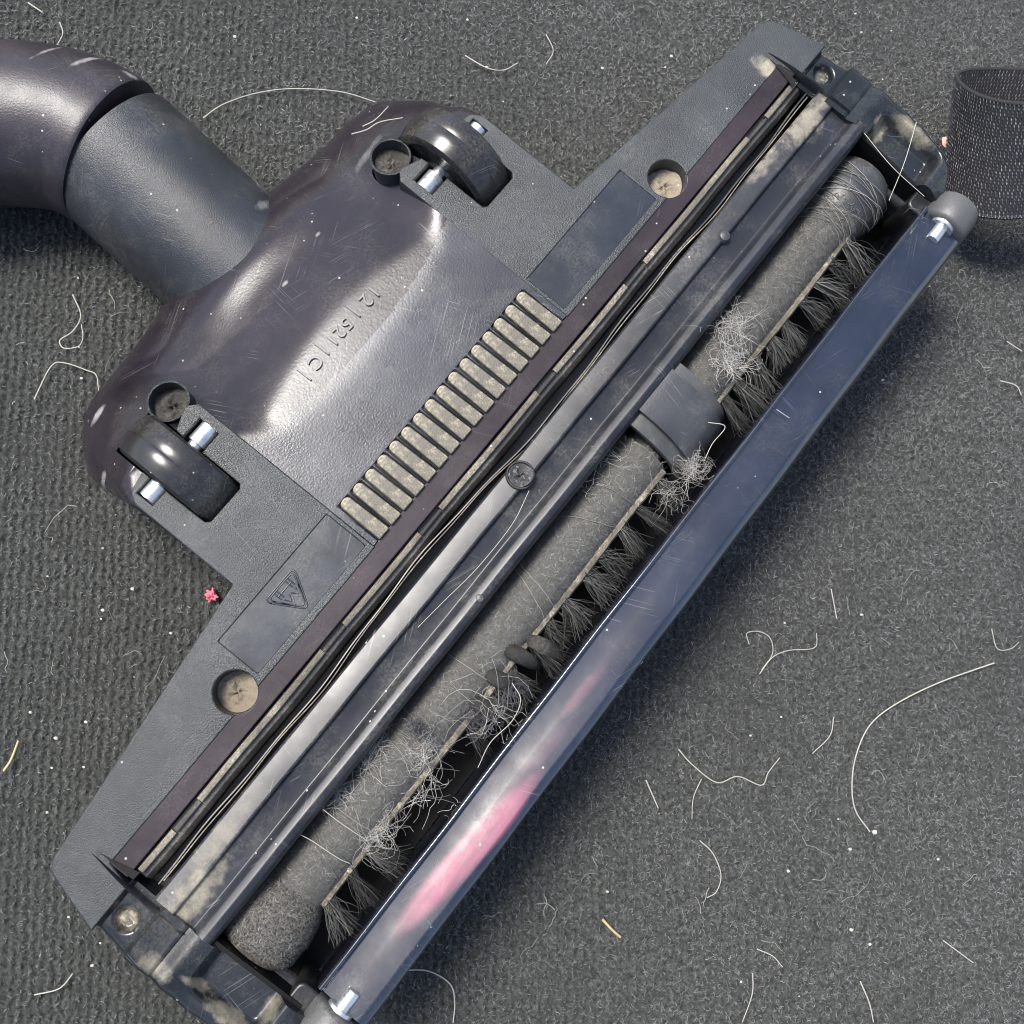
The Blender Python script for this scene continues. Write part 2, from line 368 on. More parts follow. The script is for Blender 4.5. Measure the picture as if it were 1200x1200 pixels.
tone = np.clip(rng.gamma(1.8, .15, N)*(.40+.95*dusty)*(1-rm*.55+rm*1.0*rz)*(1-.2*rm), 0, 1)
tone = np.minimum(tone, .62-.25*rm); tone[rng.random(N) < .004] = .75
L = rng.uniform(1.1, 3.0, N)*(1-.4*rm)
tag(ribbons('carpet_nap', np.stack([bx, by, carpet_z(bx, by)-1.2+ZC], -1), rng.uniform(0, 6.28, N), L, rng.normal(0, .9, N), rng.uniform(.15, .55, N)*(1-.4*rm), rng.uniform(.2, .36, N), tone, M['fibre']),
    'short curled grey fibres standing up all over the charcoal carpet', 'carpet nap', kind='stuff')

# ------------------------------------------------------------------ the vacuum head
AZ = rad(51.3)
head = empty('vacuum_head', (14.5*math.cos(AZ)*S, 14.5*math.sin(AZ)*S, ZC*S), AZ)
tag(head, 'black motorised vacuum cleaner floor head lying upside down with its brush roller showing', 'vacuum head')

mir = lambda pts: [(-u, v) for u, v in pts][::-1]
# --- lower body under the plates
plate('rear_cover', fillet([(-92, -40), (-92, -100), (-84, -134), (-30, -146), (30, -146), (86, -134), (93, -100), (93, -40)], 12, 4), [], ZC+1, 0, 3, M['hull'], head)
hull_out = fillet([(-198, -39), (-94, -52), (94, -53), (198, -39), (204, -6), (200, 38), (190, 50), (187, 48), (187, 12), (-186, 12), (-186, 48), (-190, 50), (-198, 38), (-203, -6)], 8, 4)
plate('top_cover', hull_out, [], ZC+1, 34, 3, M['hull'], head)
# --- textured base plate: wings beside the wheels, long bar at the front, slots and screw holes cut through
def grit_plug(c, r, parent, mt):
    """lumpy plug of packed dirt at the bottom of a screw well"""
    vs = [(c[0], c[1], c[2]+.6)]; nr, na = 9, 36; g = np.random.default_rng(int(abs(c[0])*10)+(c[0] > 0))
    for i in range(1, nr+1):
        for k in range(na):
            a = 2*math.pi*k/na; q = i/nr; h = .9*math.sin(a*2+c[0])*q+1.1*math.sin(q*7+a*3)*(1-q)+g.normal(0, .32)+2.2*q*q*max(0, math.cos(a-math.atan2(-1, .2)))
            vs.append((c[0]+r*q*math.cos(a), c[1]+r*q*math.sin(a), c[2]+h))
    f = [[0, 1+k, 1+(k+1) % na] for k in range(na)]+[[1+i*na+k, 1+(i+1)*na+k, 1+(i+1)*na+(k+1) % na, 1+i*na+(k+1) % na] for i in range(nr-1) for k in range(na)]
    return mesh('packed_grit', vs, f, M[mt], parent, sharp=None)
def circ(u, v, r, n=32): return [(u+r*math.cos(2*math.pi*k/n), v+r*math.sin(2*math.pi*k/n)) for k in range(n)]
right = [(54.8, -29.6), (54.8, -107.5), (58.0, -110.3), (66.0, -107.2), (66.3, -104.6), (57.6, -104.6), (57.6, -95.2), (66.3, -95.2), (66.3, -78.6), (68, -77.2), (83, -77.2), (84.8, -79), (84.8, -95.6), (91.6, -95.6),
         (91.6, -103.6), (84.8, -103.6), (84.8, -106), (91.5, -104.6), (94, -101), (94.2, -57.5), (200, -43.5), (206.2, -20.4), (190, -20.4), (188, -29.6)]
rr_ = [0, 0, 2, 0, 0, 0, 0, 0, 1, 1, 1, 1, 0, 0, 0, 0, 0, 3, 3, 1.2, 6, 0, 0, 0]
lbl = [(54.9, -49.8), (112.5, -49.8), (112.5, -31.6), (54.9, -31.6)]
inl = lambda s, g: [(s*(54.8+g+.9), -49.7+g), (s*(112.6-g), -49.7+g), (s*(112.6-g), -31.5-g), (s*(54.8+g+.9), -31.5-g)]
for s in (-1, 1):
    outer = fillet([(s*u, v) for u, v in right], rr_, 4)
    a0 = math.acos(-4.2/7.9)
    arc_ = [(s*(121.5+7.9*math.sin(a)), -33.8-7.9*math.cos(a)) for a in np.linspace(a0, -a0, 30)]       # the well bites into the front edge
    outer = outer+arc_
    if s == -1: bp = plate('base_plate', outer, [fillet(inl(s, 0), .8, 2)], 30, 50, .5, M['textured'], head)

    if s == 1:        # the other side is its mirror image
        me = bp.data.copy(); me.transform(Matrix.Scale(-1, 4, (1, 0, 0))); me.flip_normals()
        o_ = bpy.data.objects.new('base_plate', me); col.objects.link(o_); o_.parent = head
    il = plate('smooth_inlay', fillet(inl(s, .55), .8, 2), [], 47, 49.6, .25, M['inlay'], head)
    if s == -1: left_inlay = il
    # screw wells
    for (cu_, cv, mt) in ((s*121.5, -33.8, 'dirt'),):
        w = lathe('screw_well', [(-9, 7.6), (-9, 8.1), (-.9, 8.1), (-.8, 7.8), (-.9, 7.4), (-6, 7.1), (-8.8, 7.0), (-9.2, 3), (-9.2, 0.01)], (cu_, -cv, 49.9), (0, 0, 1), M['textured'], head)
        grit_plug((cu_, -cv, 42.6), 7.0, w, 'dirt')

# --- the rear shell: flat ribbed panel, crest and dome running back to the neck socket (height field)
OUT = np.array(fillet([(94.5, -52), (95.2, -100), (101, -128), (90, -150), (30, -156.5), (-30, -156.5), (-84, -151), (-100, -132), (-95.5, -100), (-94, -52)], [0, 10, 20, 26, 30, 30, 26, 20, 10, 0], 8))
def poly_dist(px, py, poly):
    d = np.full(px.shape, 1e9)
    for a, b in zip(poly[:-1], poly[1:]):
        ab = b-a; t = np.clip(((px-a[0])*ab[0]+(py-a[1])*ab[1])/(ab@ab+1e-9), 0, 1)
        d = np.minimum(d, np.hypot(px-a[0]-t*ab[0], py-a[1]-t*ab[1]))
    return d
ss = lambda x, a, b: (lambda t: t*t*(3-2*t))(np.clip((x-a)/(b-a), 0, 1))
RIBS = np.linspace(-48.9, 48.9, 16)
def shell_z(u, v):
    a = np.clip(np.abs(u)/54., 0, 1)
    arc = -94.6+11*a**2; foot = -74.5-9.0*a**2.5
    soft = lambda x, w: w*np.log1p(np.exp(np.clip(x/w, -30, 30)))                       # smooth ramp
    wg = ss(np.abs(u), 42, 74); foot = foot*(1-wg)-104*wg; arc = arc*(1-wg)-108*wg
    z = 50.3-.11*soft(foot-v, 1.4)-.27*soft(arc-v, 1.7)
    back = np.clip(arc-v, 0, 99); z = z-.0012*back**2-.0009*np.clip(np.abs(u)-8, 0, 99)**2*ss(back, 0, 34)+(2.5*ss(back, 26, 44)*np.exp(-(u/30)**2))
    wing = ss(np.abs(u), 54.3, 54.9)*ss(v, -111, -109); z = z*(1-wing)+np.minimum(z, 48.6)*wing
    d = poly_dist(u, v, OUT); R = 3+23*ss(-v, 100, 124)
    R = np.where(v > -104, 2.5, R)
    q = np.clip(1-d/R, 0, 1); z = z-R*(1-np.sqrt(1-q*q+1e-9))*np.where(v > -104, 1, .95)
    # grooves round the ribs
    for k in RIBS[np.newaxis, :].T.ravel():
        pass
    return z
us = np.unique(np.round(np.concatenate([np.arange(-102, -54, .9), np.arange(-54.6, 54.7, .45), np.arange(54.9, 102.1, .9), [57.6, 66.3, 84.8, 91.6, -57.6, -66.3, -84.8, -91.6, 54.3, 54.9, -54.3, -54.9]]), 3))
vs_ = np.unique(np.round(np.concatenate([np.arange(-156.5, -51, .9), np.arange(-51, -29.5, .45), [-121, -104.2, -95.4, -77.2, -156.4, -156.2, -155.8, -110.6, -110, -109.4]]), 3))
def halfwidth(v, side):
    seg = OUT; best = 0
    for a, b in zip(seg[:-1], seg[1:]):
        if (a[1]-v)*(b[1]-v) <= 0 and abs(a[1]-b[1]) > 1e-9:
            t = (v-a[1])/(b[1]-a[1]); u = a[0]+t*(b[0]-a[0])
            if u*side > best: best = u*side
    return best
U, Vv = np.meshgrid(us, vs_, indexing='ij')
for j, v in enumerate(vs_):
    if v > -52: hr = hl = 54.6
    else: hr, hl = halfwidth(v, 1), halfwidth(v, -1)
    U[:, j] = np.clip(U[:, j], -hl, hr)
rib_d = np.full(U.shape, 9.)
for k in RIBS:      # finger-shaped groove round every rib
    hw = 1.85+.35*ss(Vv, -48, -30); cy = np.clip(Vv, -47.2, -20); dd = np.hypot(np.clip(np.abs(U-k)-hw, 0, 9), Vv-cy) ; rib_d = np.minimum(rib_d, dd)
Zs = shell_z(U, Vv) - 1.5*np.where(Vv > -54, 1-ss(rib_d, .55, 1.15), 0)*(np.abs(U) < 52.5)
for cu_ in (-60.2, 60.2):   # snap to round screw holes
    dd = np.hypot(U-cu_, Vv+117.0); near = np.abs(dd-7.0) < .55
    U[near] = cu_+(U[near]-cu_)*7.0/dd[near]; Vv[near] = -117.0+(Vv[near]+117.0)*7.0/dd[near]
nu, nv = U.shape; idx = np.arange(nu*nv).reshape(nu, nv)
F = np.stack([idx[:-1, :-1], idx[:-1, 1:], idx[1:, 1:], idx[1:, :-1]], -1).reshape(-1, 4)
fu = U.ravel()[F].mean(1); fv = Vv.ravel()[F].mean(1); au = np.abs(fu)
ok = (U.ravel()[F].max(1)-U.ravel()[F].min(1)) > 1e-4
ok &= ~((au > 66.3) & (au < 84.8) & (fv > -121) & (fv < -77.2))
ok &= ~((au > 57.6) & (au < 91.6) & (fv > -104.2) & (fv < -95.4))
ok &= ~(np.hypot(au-60.2, fv+117.0) < 6.9)
F = F[ok]; fv = fv[ok]; au = au[ok]
panelm = ((au < 54.6) & (fv > -78 + (-7.5)*(au/54)**2)).astype(int)
sh = mesh('rear_shell', loc(U, Vv, Zs).reshape(-1, 3), F, None, head, sharp=32, mats=[M['shell'], M['panel']], midx=panelm)
me = sh.data; bm = bmesh.new(); bm.from_mesh(me); bmesh.ops.remove_doubles(bm, verts=bm.verts, dist=1e-7)
# close the shell: pull a skirt down from its open edges
edges = [e for e in bm.edges if e.is_boundary]
r_ = bmesh.ops.extrude_edge_only(bm, edges=edges)
nvv = [x for x in r_['geom'] if isinstance(x, bmesh.types.BMVert)]
for x in nvv: x.co.z = (26*S if x.co.z > 34*S else -6*S)
bmesh.ops.recalc_face_normals(bm, faces=bm.faces); bm.to_mesh(me); bm.free()
me.set_sharp_from_angle(angle=rad(38))

# ribs: dusty raised fingers
def finger(k):
    w0, w1 = 1.75, 2.15; pts = [(k-w1, -29.9), (k-w0, -47.6), (k+w0, -47.6), (k+w1, -29.9)]
    return fillet(pts, [.2, 1.5, 1.5, .2], 4)
rib0 = plate('rib', finger(0), [], 48.4, 51.2, .45, M['rib'], head); rib0.location = (RIBS[0]*S, 0, 0)
for k in RIBS[1:]:
    c = rib0.copy(); col.objects.link(c); c.parent = head; c.location = (k*S, 0, 0)

# wheels, axles, wells, upper screw wells
for s in (1, -1):
    w = lathe('wheel', [(-8.2, 5), (-8.2, 8), (-7, 9), (-7, 16.5), (-8.1, 17.8), (-8.3, 19.4), (-7.2, 21.2), (-3.8, 22.2), (-.45, 22.5), (0, 22.3), (.45, 22.5), (3.8, 22.2), (7.2, 21.2), (8.3, 19.4), (8.1, 17.8), (7, 16.5), (7, 9), (8.2, 8), (8.2, 5)], (s*75.6, 99.2, 40.5), (1, 0, 0), M['wheel'], head, n=72)
    ax = lathe('axle', [(-17, .01), (-17, 3.6), (-9.5, 3.6), (-9.2, 2.6), (9.2, 2.6), (9.5, 3.6), (15.6, 3.6), (15.6, .01)], (s*74.9, 99.8, 46.9), (s, 0, 0), M['metal'], head, n=24)
    ax.rotation_euler = (0, 0, 0)
    wl = plate('wheel_well', fillet([(s*56, -94), (s*65, -94), (s*65, -76), (s*86, -76), (s*86, -94), (s*93, -94), (s*93, -105), (s*86, -105), (s*86, -122), (s*65, -122), (s*65, -105), (s*56, -105)], .5, 2), [], 14, 20, .3, M['void'], head)
    plate('axle_cradle', [(s*56.5, -94.6), (s*66.2, -94.6), (s*66.2, -105), (s*56.5, -105)], [], 30, 44.5, .3, M['textured'], head)
    plate('axle_cradle', [(s*85, -95), (s*92.2, -95), (s*92.2, -104.6), (s*85, -104.6)], [], 30, 44.5, .3, M['textured'], head)
    w = lathe('screw_well', [(-12, 6.6), (-24, 7.3), (-.2, 7.5), (.3, 7.7), (.5, 7.3), (.3, 6.9), (-1, 6.8), (-8, 6.7), (-9, 4), (-9, 0.01)], (s*60.2, 117.0, 47.2), (0, .2, 1), M['textured'], head)
    grit_plug((s*60.2, 116.2, 41.6), 6.7, w, 'dark_dirt')

# --- front bar: smooth band, dusty lip, wavy blade, rail
bo = [(-187.5, -29.5)]
for s_ in (-121.5, 121.5): bo += [(s_+7.9*math.sin(a), -33.8+7.9*math.cos(a)) for a in np.linspace(-math.acos(4.3/7.9), math.acos(4.3/7.9), 14)]
plate('smooth_band', bo+[(189.5, -29.5), (189.5, -22.3), (-187.5, -22.3)], [], 38, 49.5, .35, M['band'], head)
def lip(u0, u1, va, vb, z, mt, w=.15):
    return sweep('dusty_lip', [(va, z-7), (va, z), (vb, z-.3), (vb, z-7)], u0, u1, M[mt], head, r=.5, seg=max(4, int((u1-u0)/6)), wob=w)
notch = [(-168, -155.5), (-93, -81.5), (-41, -29.3), (25.6, 35.9), (78.6, 90.5), (156.2, 167.9)]
edges_ = [-184]+[x for n_ in notch for x in n_]+[188]
for i in range(0, len(edges_), 2): lip(edges_[i], edges_[i+1], -21.2, -19.0, 48.6, 'dirty_lip')
for a, b in notch: lip(a+.3, b-.3, -20.2, -19.0, 48.2, 'dark_lip')
sweep('lip_support', [(-21.9, 30), (-21.9, 46.5), (-17.3, 46.2), (-15.8, 44), (-15.4, 30)], -185, 189, M['dark_lip'], head, r=.4, wob=.2)
def bw(u): return 1.5*math.sin(u/21.+.6)*math.exp(-((u+10)/150)**2)+.8*math.sin(u/47.)+.25*math.sin(u/6.)
sweep('rubber_blade', [(-13.6, 32), (-13.6, 47.0), (-12.9, 47.2), (-12.6, 32)], -184, 188, M['blade'], head, r=.25, seg=160, wob=0, vshift=bw)
sweep('blade_edge', [(-12.5, 40), (-12.5, 47.9), (-12.1, 47.9), (-12.0, 40)], -182, 186, M['dirty_lip'], head, r=.1, seg=160, wob=0, vshift=lambda u: bw(u)+.3*math.sin(u/9.))
sweep('gap_floor', [(-22, 26), (-22, 33), (-10, 33), (-10, 26)], -187, 190, M['void'], head)
sweep('rail', [(-10.9, 30), (-10.9, 48.7), (-10.2, 49.7), (-3.6, 50.5), (-2.9, 50.4), (-2.2, 48.6), (5.2, 48.0), (6.1, 48.8), (7.4, 51.0), (9.8, 52.0), (11.8, 51.4), (13.0, 49.4), (13.4, 46), (13.4, 8), (11, 6), (-8, 20)],
      -187.5, 189.5, M['rail'], head, r=[0, .8, .8, .9, .5, .7, .8, .7, 1.4, 1.6, 1.6, 1.2, 1, 0, 0, 0], seg=90, wob=.07)
# screw on the rail with its boss, two moulding nubs

sc = lathe('screw', [(-3, 5.3), (.9, 5.3), (1.25, 5.0), (1.25, 4.6), (.7, 4.3), (.3, .01)], (-2.5, 5.9, 50.2), (0, .03, 1), M['hull'], head, n=40); grit_plug((-2.5, 5.9, 50.9), 4.35, sc, 'screw_grit')
for (u, v, z, rr) in ((117.5, -3.4, 50.6, 2.3), (-45.4, 10.2, 51.6, 1.5)):
    lathe('moulding_nub', [(-1.5, rr*1.1), (0, rr), (.7*rr*.5, rr*.8), (.5*rr, rr*.3), (.5*rr, .01)], (u, -v, z), (0, 0, 1), M['clip'], head, n=20)

# --- housing inside
sweep('roller_housing', [(13.2, 4), (50.5, 4), (50.5, 7), (13.2, 7)], -187, 189, M['cavity'], head)
for s, u in ((-1, -186.0), (1, 187.2)):
    mesh('housing_end_wall', [loc(u+s*a, v, z) for a in (0, 1.5) for v, z in ((13.2, 5), (49, 5), (49, 44), (13.2, 48))], [[0, 1, 2, 3], [4, 5, 6, 7], [0, 1, 5, 4], [1, 2, 6, 5], [2, 3, 7, 6], [3, 0, 4, 7]], M['cavity'], head, smooth=False)

# --- end caps (height fields with dimple, step, ridge and rounded pocket)
def end_cap(s):
    outl = np.array([(-20.3, 206.0), (-6, 208), (5, 207.6), (20, 208.6), (30, 207.5), (42, 204.5), (50, 199.5), (54, 191)])
    vv = np.unique(np.round(np.concatenate([np.arange(-20.3, 54.1, .55), [54]]), 3)); ww = np.unique(np.concatenate([np.arange(187.4, 205, .55), [209]]))
    nU = 44; t = np.linspace(0, 1, nU)
    hw = np.interp(vv, outl[:, 0], outl[:, 1]); inner = 187.4
    UU = inner+(hw[None, :]-inner)*(1-(1-t[:, None])**1.25); VV = np.tile(vv, (nU, 1))
    d = hw[None, :]-UU
    z = 49.6+0*UU
    z -= 2.4*ss(VV, -20.2, -18.6)*(1-ss(VV, -7.6, -6.2))                      # low step with the dimple
    dd = np.hypot(UU-198.5, VV+13.6); z -= 2.6*(1-ss(dd, 2.6, 4.6)); z -= .6*np.exp(-(dd/2.)**2)*np.sin(UU*2.1)
    z += 1.1*ss(VV, -7.6, -6.2)*(1-ss(VV, 3.0, 4.0))
    z += 2.0*np.exp(-((VV-9)/4.2)**2)
    # pocket, open towards the roller housing
    pu, pv = UU-190.5, VV-29.0; qx = np.clip(np.abs(pu)-8.2, -9, 99)+5; qy = np.clip(np.abs(pv)-10.4, -20, 99)+5
    rd = np.hypot(np.clip(qx, 0, 99), np.clip(qy, 0, 99))-5-0
    rd = np.where(UU < 196, np.abs(pv)-15.0, np.hypot(np.clip(UU-197.5, 0, 99), np.clip(np.abs(pv)-9.5, 0, 99))-5.4)
    z -= 6.5*(1-ss(rd, -4.2, .6))
    z -= 3.5*ss(VV, 46, 53)
    q = np.clip(1-d/3.6, 0, 1); z -= 3.6*(1-np.sqrt(1-q*q+1e-9))
    n1, n2 = UU.shape; ix = np.arange(n1*n2).reshape(n1, n2)
    F = np.stack([ix[:-1, :-1], ix[:-1, 1:], ix[1:, 1:], ix[1:, :-1]], -1).reshape(-1, 4)
    o = mesh('end_cap', loc(s*UU, VV, z).reshape(-1, 3), F, M['endcap'], head, sharp=40)
    bm = bmesh.new(); bm.from_mesh(o.data); r = bmesh.ops.extrude_edge_only(bm, edges=[e for e in bm.edges if e.is_boundary])
    for x in r['geom']:
        if isinstance(x, bmesh.types.BMVert): x.co.z = 20*S
    bmesh.ops.recalc_face_normals(bm, faces=bm.faces); bm.to_mesh(o.data); bm.free(); o.data.set_sharp_from_angle(angle=rad(40))
    # raised fin dividing the bar from the end
    pv_ = np.linspace(-36, 3.5, 22); h = 1.9*np.clip((pv_+36)/12, 0, 1)**.7; wd = .35+1.0*np.clip((pv_+36)/16, 0, 1)*(1-.3*ss(pv_, -8, 3)); wd = wd*.6; cu_ = 188.6+.9*np.sin((pv_+36)/39*2.6)*1+.03*(pv_+36)
    vs2 = []; 
    for a, b, c, e in zip(pv_, h, wd, cu_): vs2 += [loc(s*(e-c), a, 45), loc(s*(e-c*.8), a, 49.6+b*.7), loc(s*(e-c*.2), a, 50+b), loc(s*(e+c*.5), a, 49.9+b*.7), loc(s*(e+c), a, 45)]
    K = 5; f = [[i*K+k, i*K+k+1, (i+1)*K+k+1, (i+1)*K+k] for i in range(len(pv_)-1) for k in range(K-1)]
    f += [list(range(K)), [len(vs2)-K+k for k in range(K)]]
    fn = mesh('fin', vs2, f, M['rail'], head, sharp=45); fixn(fn)
for s in (-1, 1): end_cap(s)
for s in (-1, 1):   # tapering dark slot beside the fin
    mesh('fin_slot', [loc(s*187.1, -35, 50.06), loc(s*187.0, -20, 50.06), loc(s*184.0, -19.8, 50.06), loc(s*185.8, -27, 50.06)], [[0, 1, 2, 3]], M['void'], head, smooth=False)
    # arm from the end cap to the bumper and the thin double line beside it
    plate('bumper_arm', fillet([(s*181, 44.5), (s*190, 44.5), (s*198, 47), (s*192, 56), (s*181, 53.5)], 2, 3), [], 20, 43.5, 1, M['hull'], head)

# --- bumper bar
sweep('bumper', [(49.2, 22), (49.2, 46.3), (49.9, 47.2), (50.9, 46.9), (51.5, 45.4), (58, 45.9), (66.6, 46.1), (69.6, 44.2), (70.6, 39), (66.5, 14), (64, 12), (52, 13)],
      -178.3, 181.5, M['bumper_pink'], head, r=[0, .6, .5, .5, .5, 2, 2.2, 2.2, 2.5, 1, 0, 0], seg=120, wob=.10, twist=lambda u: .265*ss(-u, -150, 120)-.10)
for s, uo in ((-1, -179.4), (1, 181.0)):
    w = lathe('end_roller', [(0, 2), (0, 7.8), (.5, 9.0), (1.6, 9.6), (9, 9.6), (12.2, 8.8), (13.6, 6), (13.8, .01)], (uo, -60.4, 42.6), (s, 0, 0), M['grey_cap'], head, n=48)
    lathe('washer', [(-1.1, 2.4), (-1.1, 4.7), (.1, 4.9), (.1, 2.4)], (uo, -59.6, 45.2), (s, 0, 0), M['metal'], w, n=28)
    lathe('pin', [(-7.8, .01), (-7.8, 2.2), (-7.4, 2.5), (0, 2.5), (0, .01)], (uo, -59.6, 46.2), (s, 0, 0), M['metal'], w, n=20)

# --- brush roller
rol = lathe('brush_roller', [(-186, .01), (-186, 6), (-185.5, 12), (-182, 15.2), (-172, 15.6), (-165, 14), (-160, 11.4), (-60, 11.2), (37, 11.0), (38, 7), (66, 7), (67, 11.0), (158, 11.3), (161, 13.2), (168, 15.0), (178, 15.3), (184, 12.5), (187, 5), (187, .01)],
            (0, -24.2, 31.2), (1, 0, 0), M['fuzz'], head, n=48)
rol.data.materials.append(M['clip']); rol.data.materials.append(M['grit_cap'])
for p_ in rol.data.polygons:
    if p_.center.x > 161.5*S: p_.material_index = 1
    elif p_.center.x < -158*S: p_.material_index = 2
# sampling fibres over the roller
def roller_r(u): return np.interp(u, [-186, -182, -172, -165, -160, 37, 38, 66, 67, 158, 168, 178, 184], [6, 15.2, 15.6, 14, 11.4, 11, 7, 7, 11, 11.3, 15, 15.3, 12])
def roll_fuzz(n, u0, u1, tlo, thi, L, lift, seed, a0=-2.2, a1=1.3, width=.26):
    r = np.random.default_rng(seed); u = r.uniform(u0, u1, n); th = r.uniform(a0, a1, n); R = roller_r(u)+.05
    nrm = np.stack([0*u, -np.sin(th), np.cos(th)], -1); base = np.stack([u, -24.2+0*u, 31.2+0*u], -1)+nrm*R[:, None]
    return ribbons('dust_felt', base, r.uniform(0, 6.28, n), r.uniform(.5, 1, n)*L, r.normal(0, .8, n), r.uniform(.3, 1, n)*lift, np.full(n, width), np.clip(r.gamma(2, .17, n)*(thi-tlo)+tlo, 0, 1), M['felt_fibre'], rol, nrm, np.tile([1., 0, 0], (n, 1)))
tag(roll_fuzz(15000, -160, 38, 0, .5, 2.8, .22, 3), kind='stuff')
tag(roll_fuzz(9000, 66, 166, 0, .5, 4.2, .28, 4), kind='stuff')
tag(roll_fuzz(2500, -186, -160, 0, .5, 2.2, .3, 5), kind='stuff')
# hairs wound round the roller near its right end
wp = []
for i in range(40):
    u0 = rng.uniform(148, 178) if i < 22 else rng.uniform(-150, 30); tt = np.linspace(-1.5, 1.6, 12)+rng.normal(0, .2); uu = u0+rng.normal(0, 3.2)*tt+rng.normal(0, .15, 12); R = roller_r(uu)+.5+rng.uniform(0, .6)
    wp.append(np.stack([uu, -24.2-R*np.sin(tt), 31.2+R*np.cos(tt)], -1))
tag(tubes('wound_hair', wp, .13, M['felt_fibre'], rol, 3, tone=rng.uniform(.3, .95, len(wp))), kind='stuff')
# the moulded strip holding the tufts, and the tufts
def strip_path(u0, u1): return [(u, -34.0+.25*math.sin(u/11), 36.8+.3*math.sin(u/17+1)) for u in np.linspace(u0, u1, 60)]
for a, b in ((-159, 36), (68, 158)):
    p = strip_path(a, b); vv_, ff = tube_geo(p, 1.5+.25*rng.random(len(p)), 7); mesh('tuft_strip', vv_, ff, M['rib'], rol)
def tuft_mesh(seed, full=1.0):
    r = np.random.default_rng(seed); paths = []; tn = []
    for i in range(int(120*full*r.uniform(.6, 1.1))):
        b = np.array([r.normal(0, 1.0), 0, r.normal(0, .6)]); e = np.array([r.normal(-1.0, 2.4)+r.normal(0, 1), -r.uniform(10.5, 16.0), r.normal(-4.5, 3.4)])
        mid = (b+e)/2+np.array([r.normal(0, .7), 0, r.normal(.8, .7)]); paths.append(catmull([b, mid, e], 3)); tn.append(np.clip(r.gamma(1.6, .2), 0, 1))
    return paths, tn
protos = []
for k in range(7):
    p, tn = tuft_mesh(100+k); o = tubes('bristle_tuft', p, .19, M['bristle'], rol, 3, tn, r_end=.08); protos.append(o.data); bpy.data.objects.remove(o)
tu = [u for u in np.arange(-156, 34, 11.0)]+[u for u in np.arange(72, 158, 10.5)]
tu = [u for u in tu if not (-132 < u < -84)]
for k, u in enumerate(tu):
    o = bpy.data.objects.new('bristle_tuft', protos[(k*3+k//7) % 7]); col.objects.link(o); o.parent = rol
    o.location = ((u+random.uniform(-1.8, 1.8))*S, -34.6*S, 36.4*S); o.rotation_euler = (random.uniform(-.3, .15), random.uniform(-.3, .3), random.uniform(-.3, .3)); o.scale = (random.uniform(.8, 1.35), random.uniform(.8, 1.08), random.uniform(.8, 1.3))
# dark rounded paddles at the worn stretch
for (u, v, z) in ((-52, 31, 41.5), (-63, 31, 41.5), (-74, 32.5, 41), (-44, 36, 40)):
    pth = catmull([(u-1, -v+3, z-3.4), (u, -v, z-.6), (u+.8, -v-4, z-.4), (u+1.6, -v-8.5, z-3.5), (u+2, -v-12, z-8)], 5)
    vs2, f2 = tube_geo(pth, np.interp(np.linspace(0, 1, len(pth)), [0, .15, .45, .75, 1], [.6, 2.5, 3.1, 2.4, 1.0]), 10)
    vs2[:, 2] = pth[:, 2].repeat(10)+(vs2[:, 2]-pth[:, 2].repeat(10))*.55
    mesh('rubber_paddle', vs2, f2, M['paddle'], rol)

# --- clip over the roller: a bent strap with thickness
def strap(u0, u1, pts, th, mt, name='bearing_clip'):
    P = catmull([(p[0], p[1], 0) for p in pts], 6)[:, :2]; T = np.gradient(P, axis=0); T /= np.linalg.norm(T, axis=1)[:, None]; Nn = np.stack([T[:, 1], -T[:, 0]], 1)
    prof = np.concatenate([P, (P+Nn*th)[::-1]]); return sweep(name, [tuple(p) for p in prof], u0, u1, M[mt], head, seg=10, wob=0, sharp=50)
strap(44, 64, [(11, 50.6), (16, 50.8), (24, 49.6), (32, 46.4), (38, 41.5), (42, 34), (43, 22), (43, 10)], 1.6, 'clip')
strap(38.5, 46, [(11, 47.6), (16, 48.2), (24, 47), (31, 44.2), (36.5, 39.5), (40, 32), (41, 22), (41, 10)], 2.2, 'grey_cap')
strap(60, 68.5, [(11, 48.4), (16, 48.8), (24, 47.8), (31, 44.8), (37, 40), (40.5, 32), (41, 22), (41, 10)], 2.2, 'grey_cap')

# --- maker's mark on the left inlay: rounded triangle with H over W, raised lines
def line_part(name, pls, r, z, parent, mat):
    vs = []; fs = []; off = 0
    for pl in pls:
        v, f = tube_geo([(u, -v_, z) for u, v_ in pl], r, 6); vs.append(v); fs.append(f+off); off += len(v)
    return mesh(name, np.concatenate(vs), np.concatenate(fs), mat, parent, sharp=None)
cu_, cv = -84.9, -41.6
tri = lambda R: [(cu_-R*.87, cv-R*.5), (cu_+R*.87, cv-R*.5), (cu_, cv+R)]
pls = []
for R in (8.9, 7.6):
    t = fillet(tri(R), 1.6, 5); pls.append(t+[t[0], t[1]])
k = lambda a, b: (cu_+a, cv+b)
pls += [[k(-3.4, -3.4), k(-3.4, -.4)], [k(3.4, -3.4), k(3.4, -.4)], [k(-3.4, -1.9), k(3.4, -1.9)], [k(-2.2, -3.4), k(-2.2, -.4)], [k(2.2, -3.4), k(2.2, -.4)]]
pls += [[k(-4.2, .4), k(-2.0, 4.6), k(0, 1.2), k(2.0, 4.6), k(4.2, .4)], [k(-2.8, .4), k(-1.7, 2.6), k(-.4, .4)], [k(.4, .4), k(1.7, 2.6), k(2.8, .4)]]
line_part('emblem', pls, .30, 49.62, left_inlay, M['inlay'])

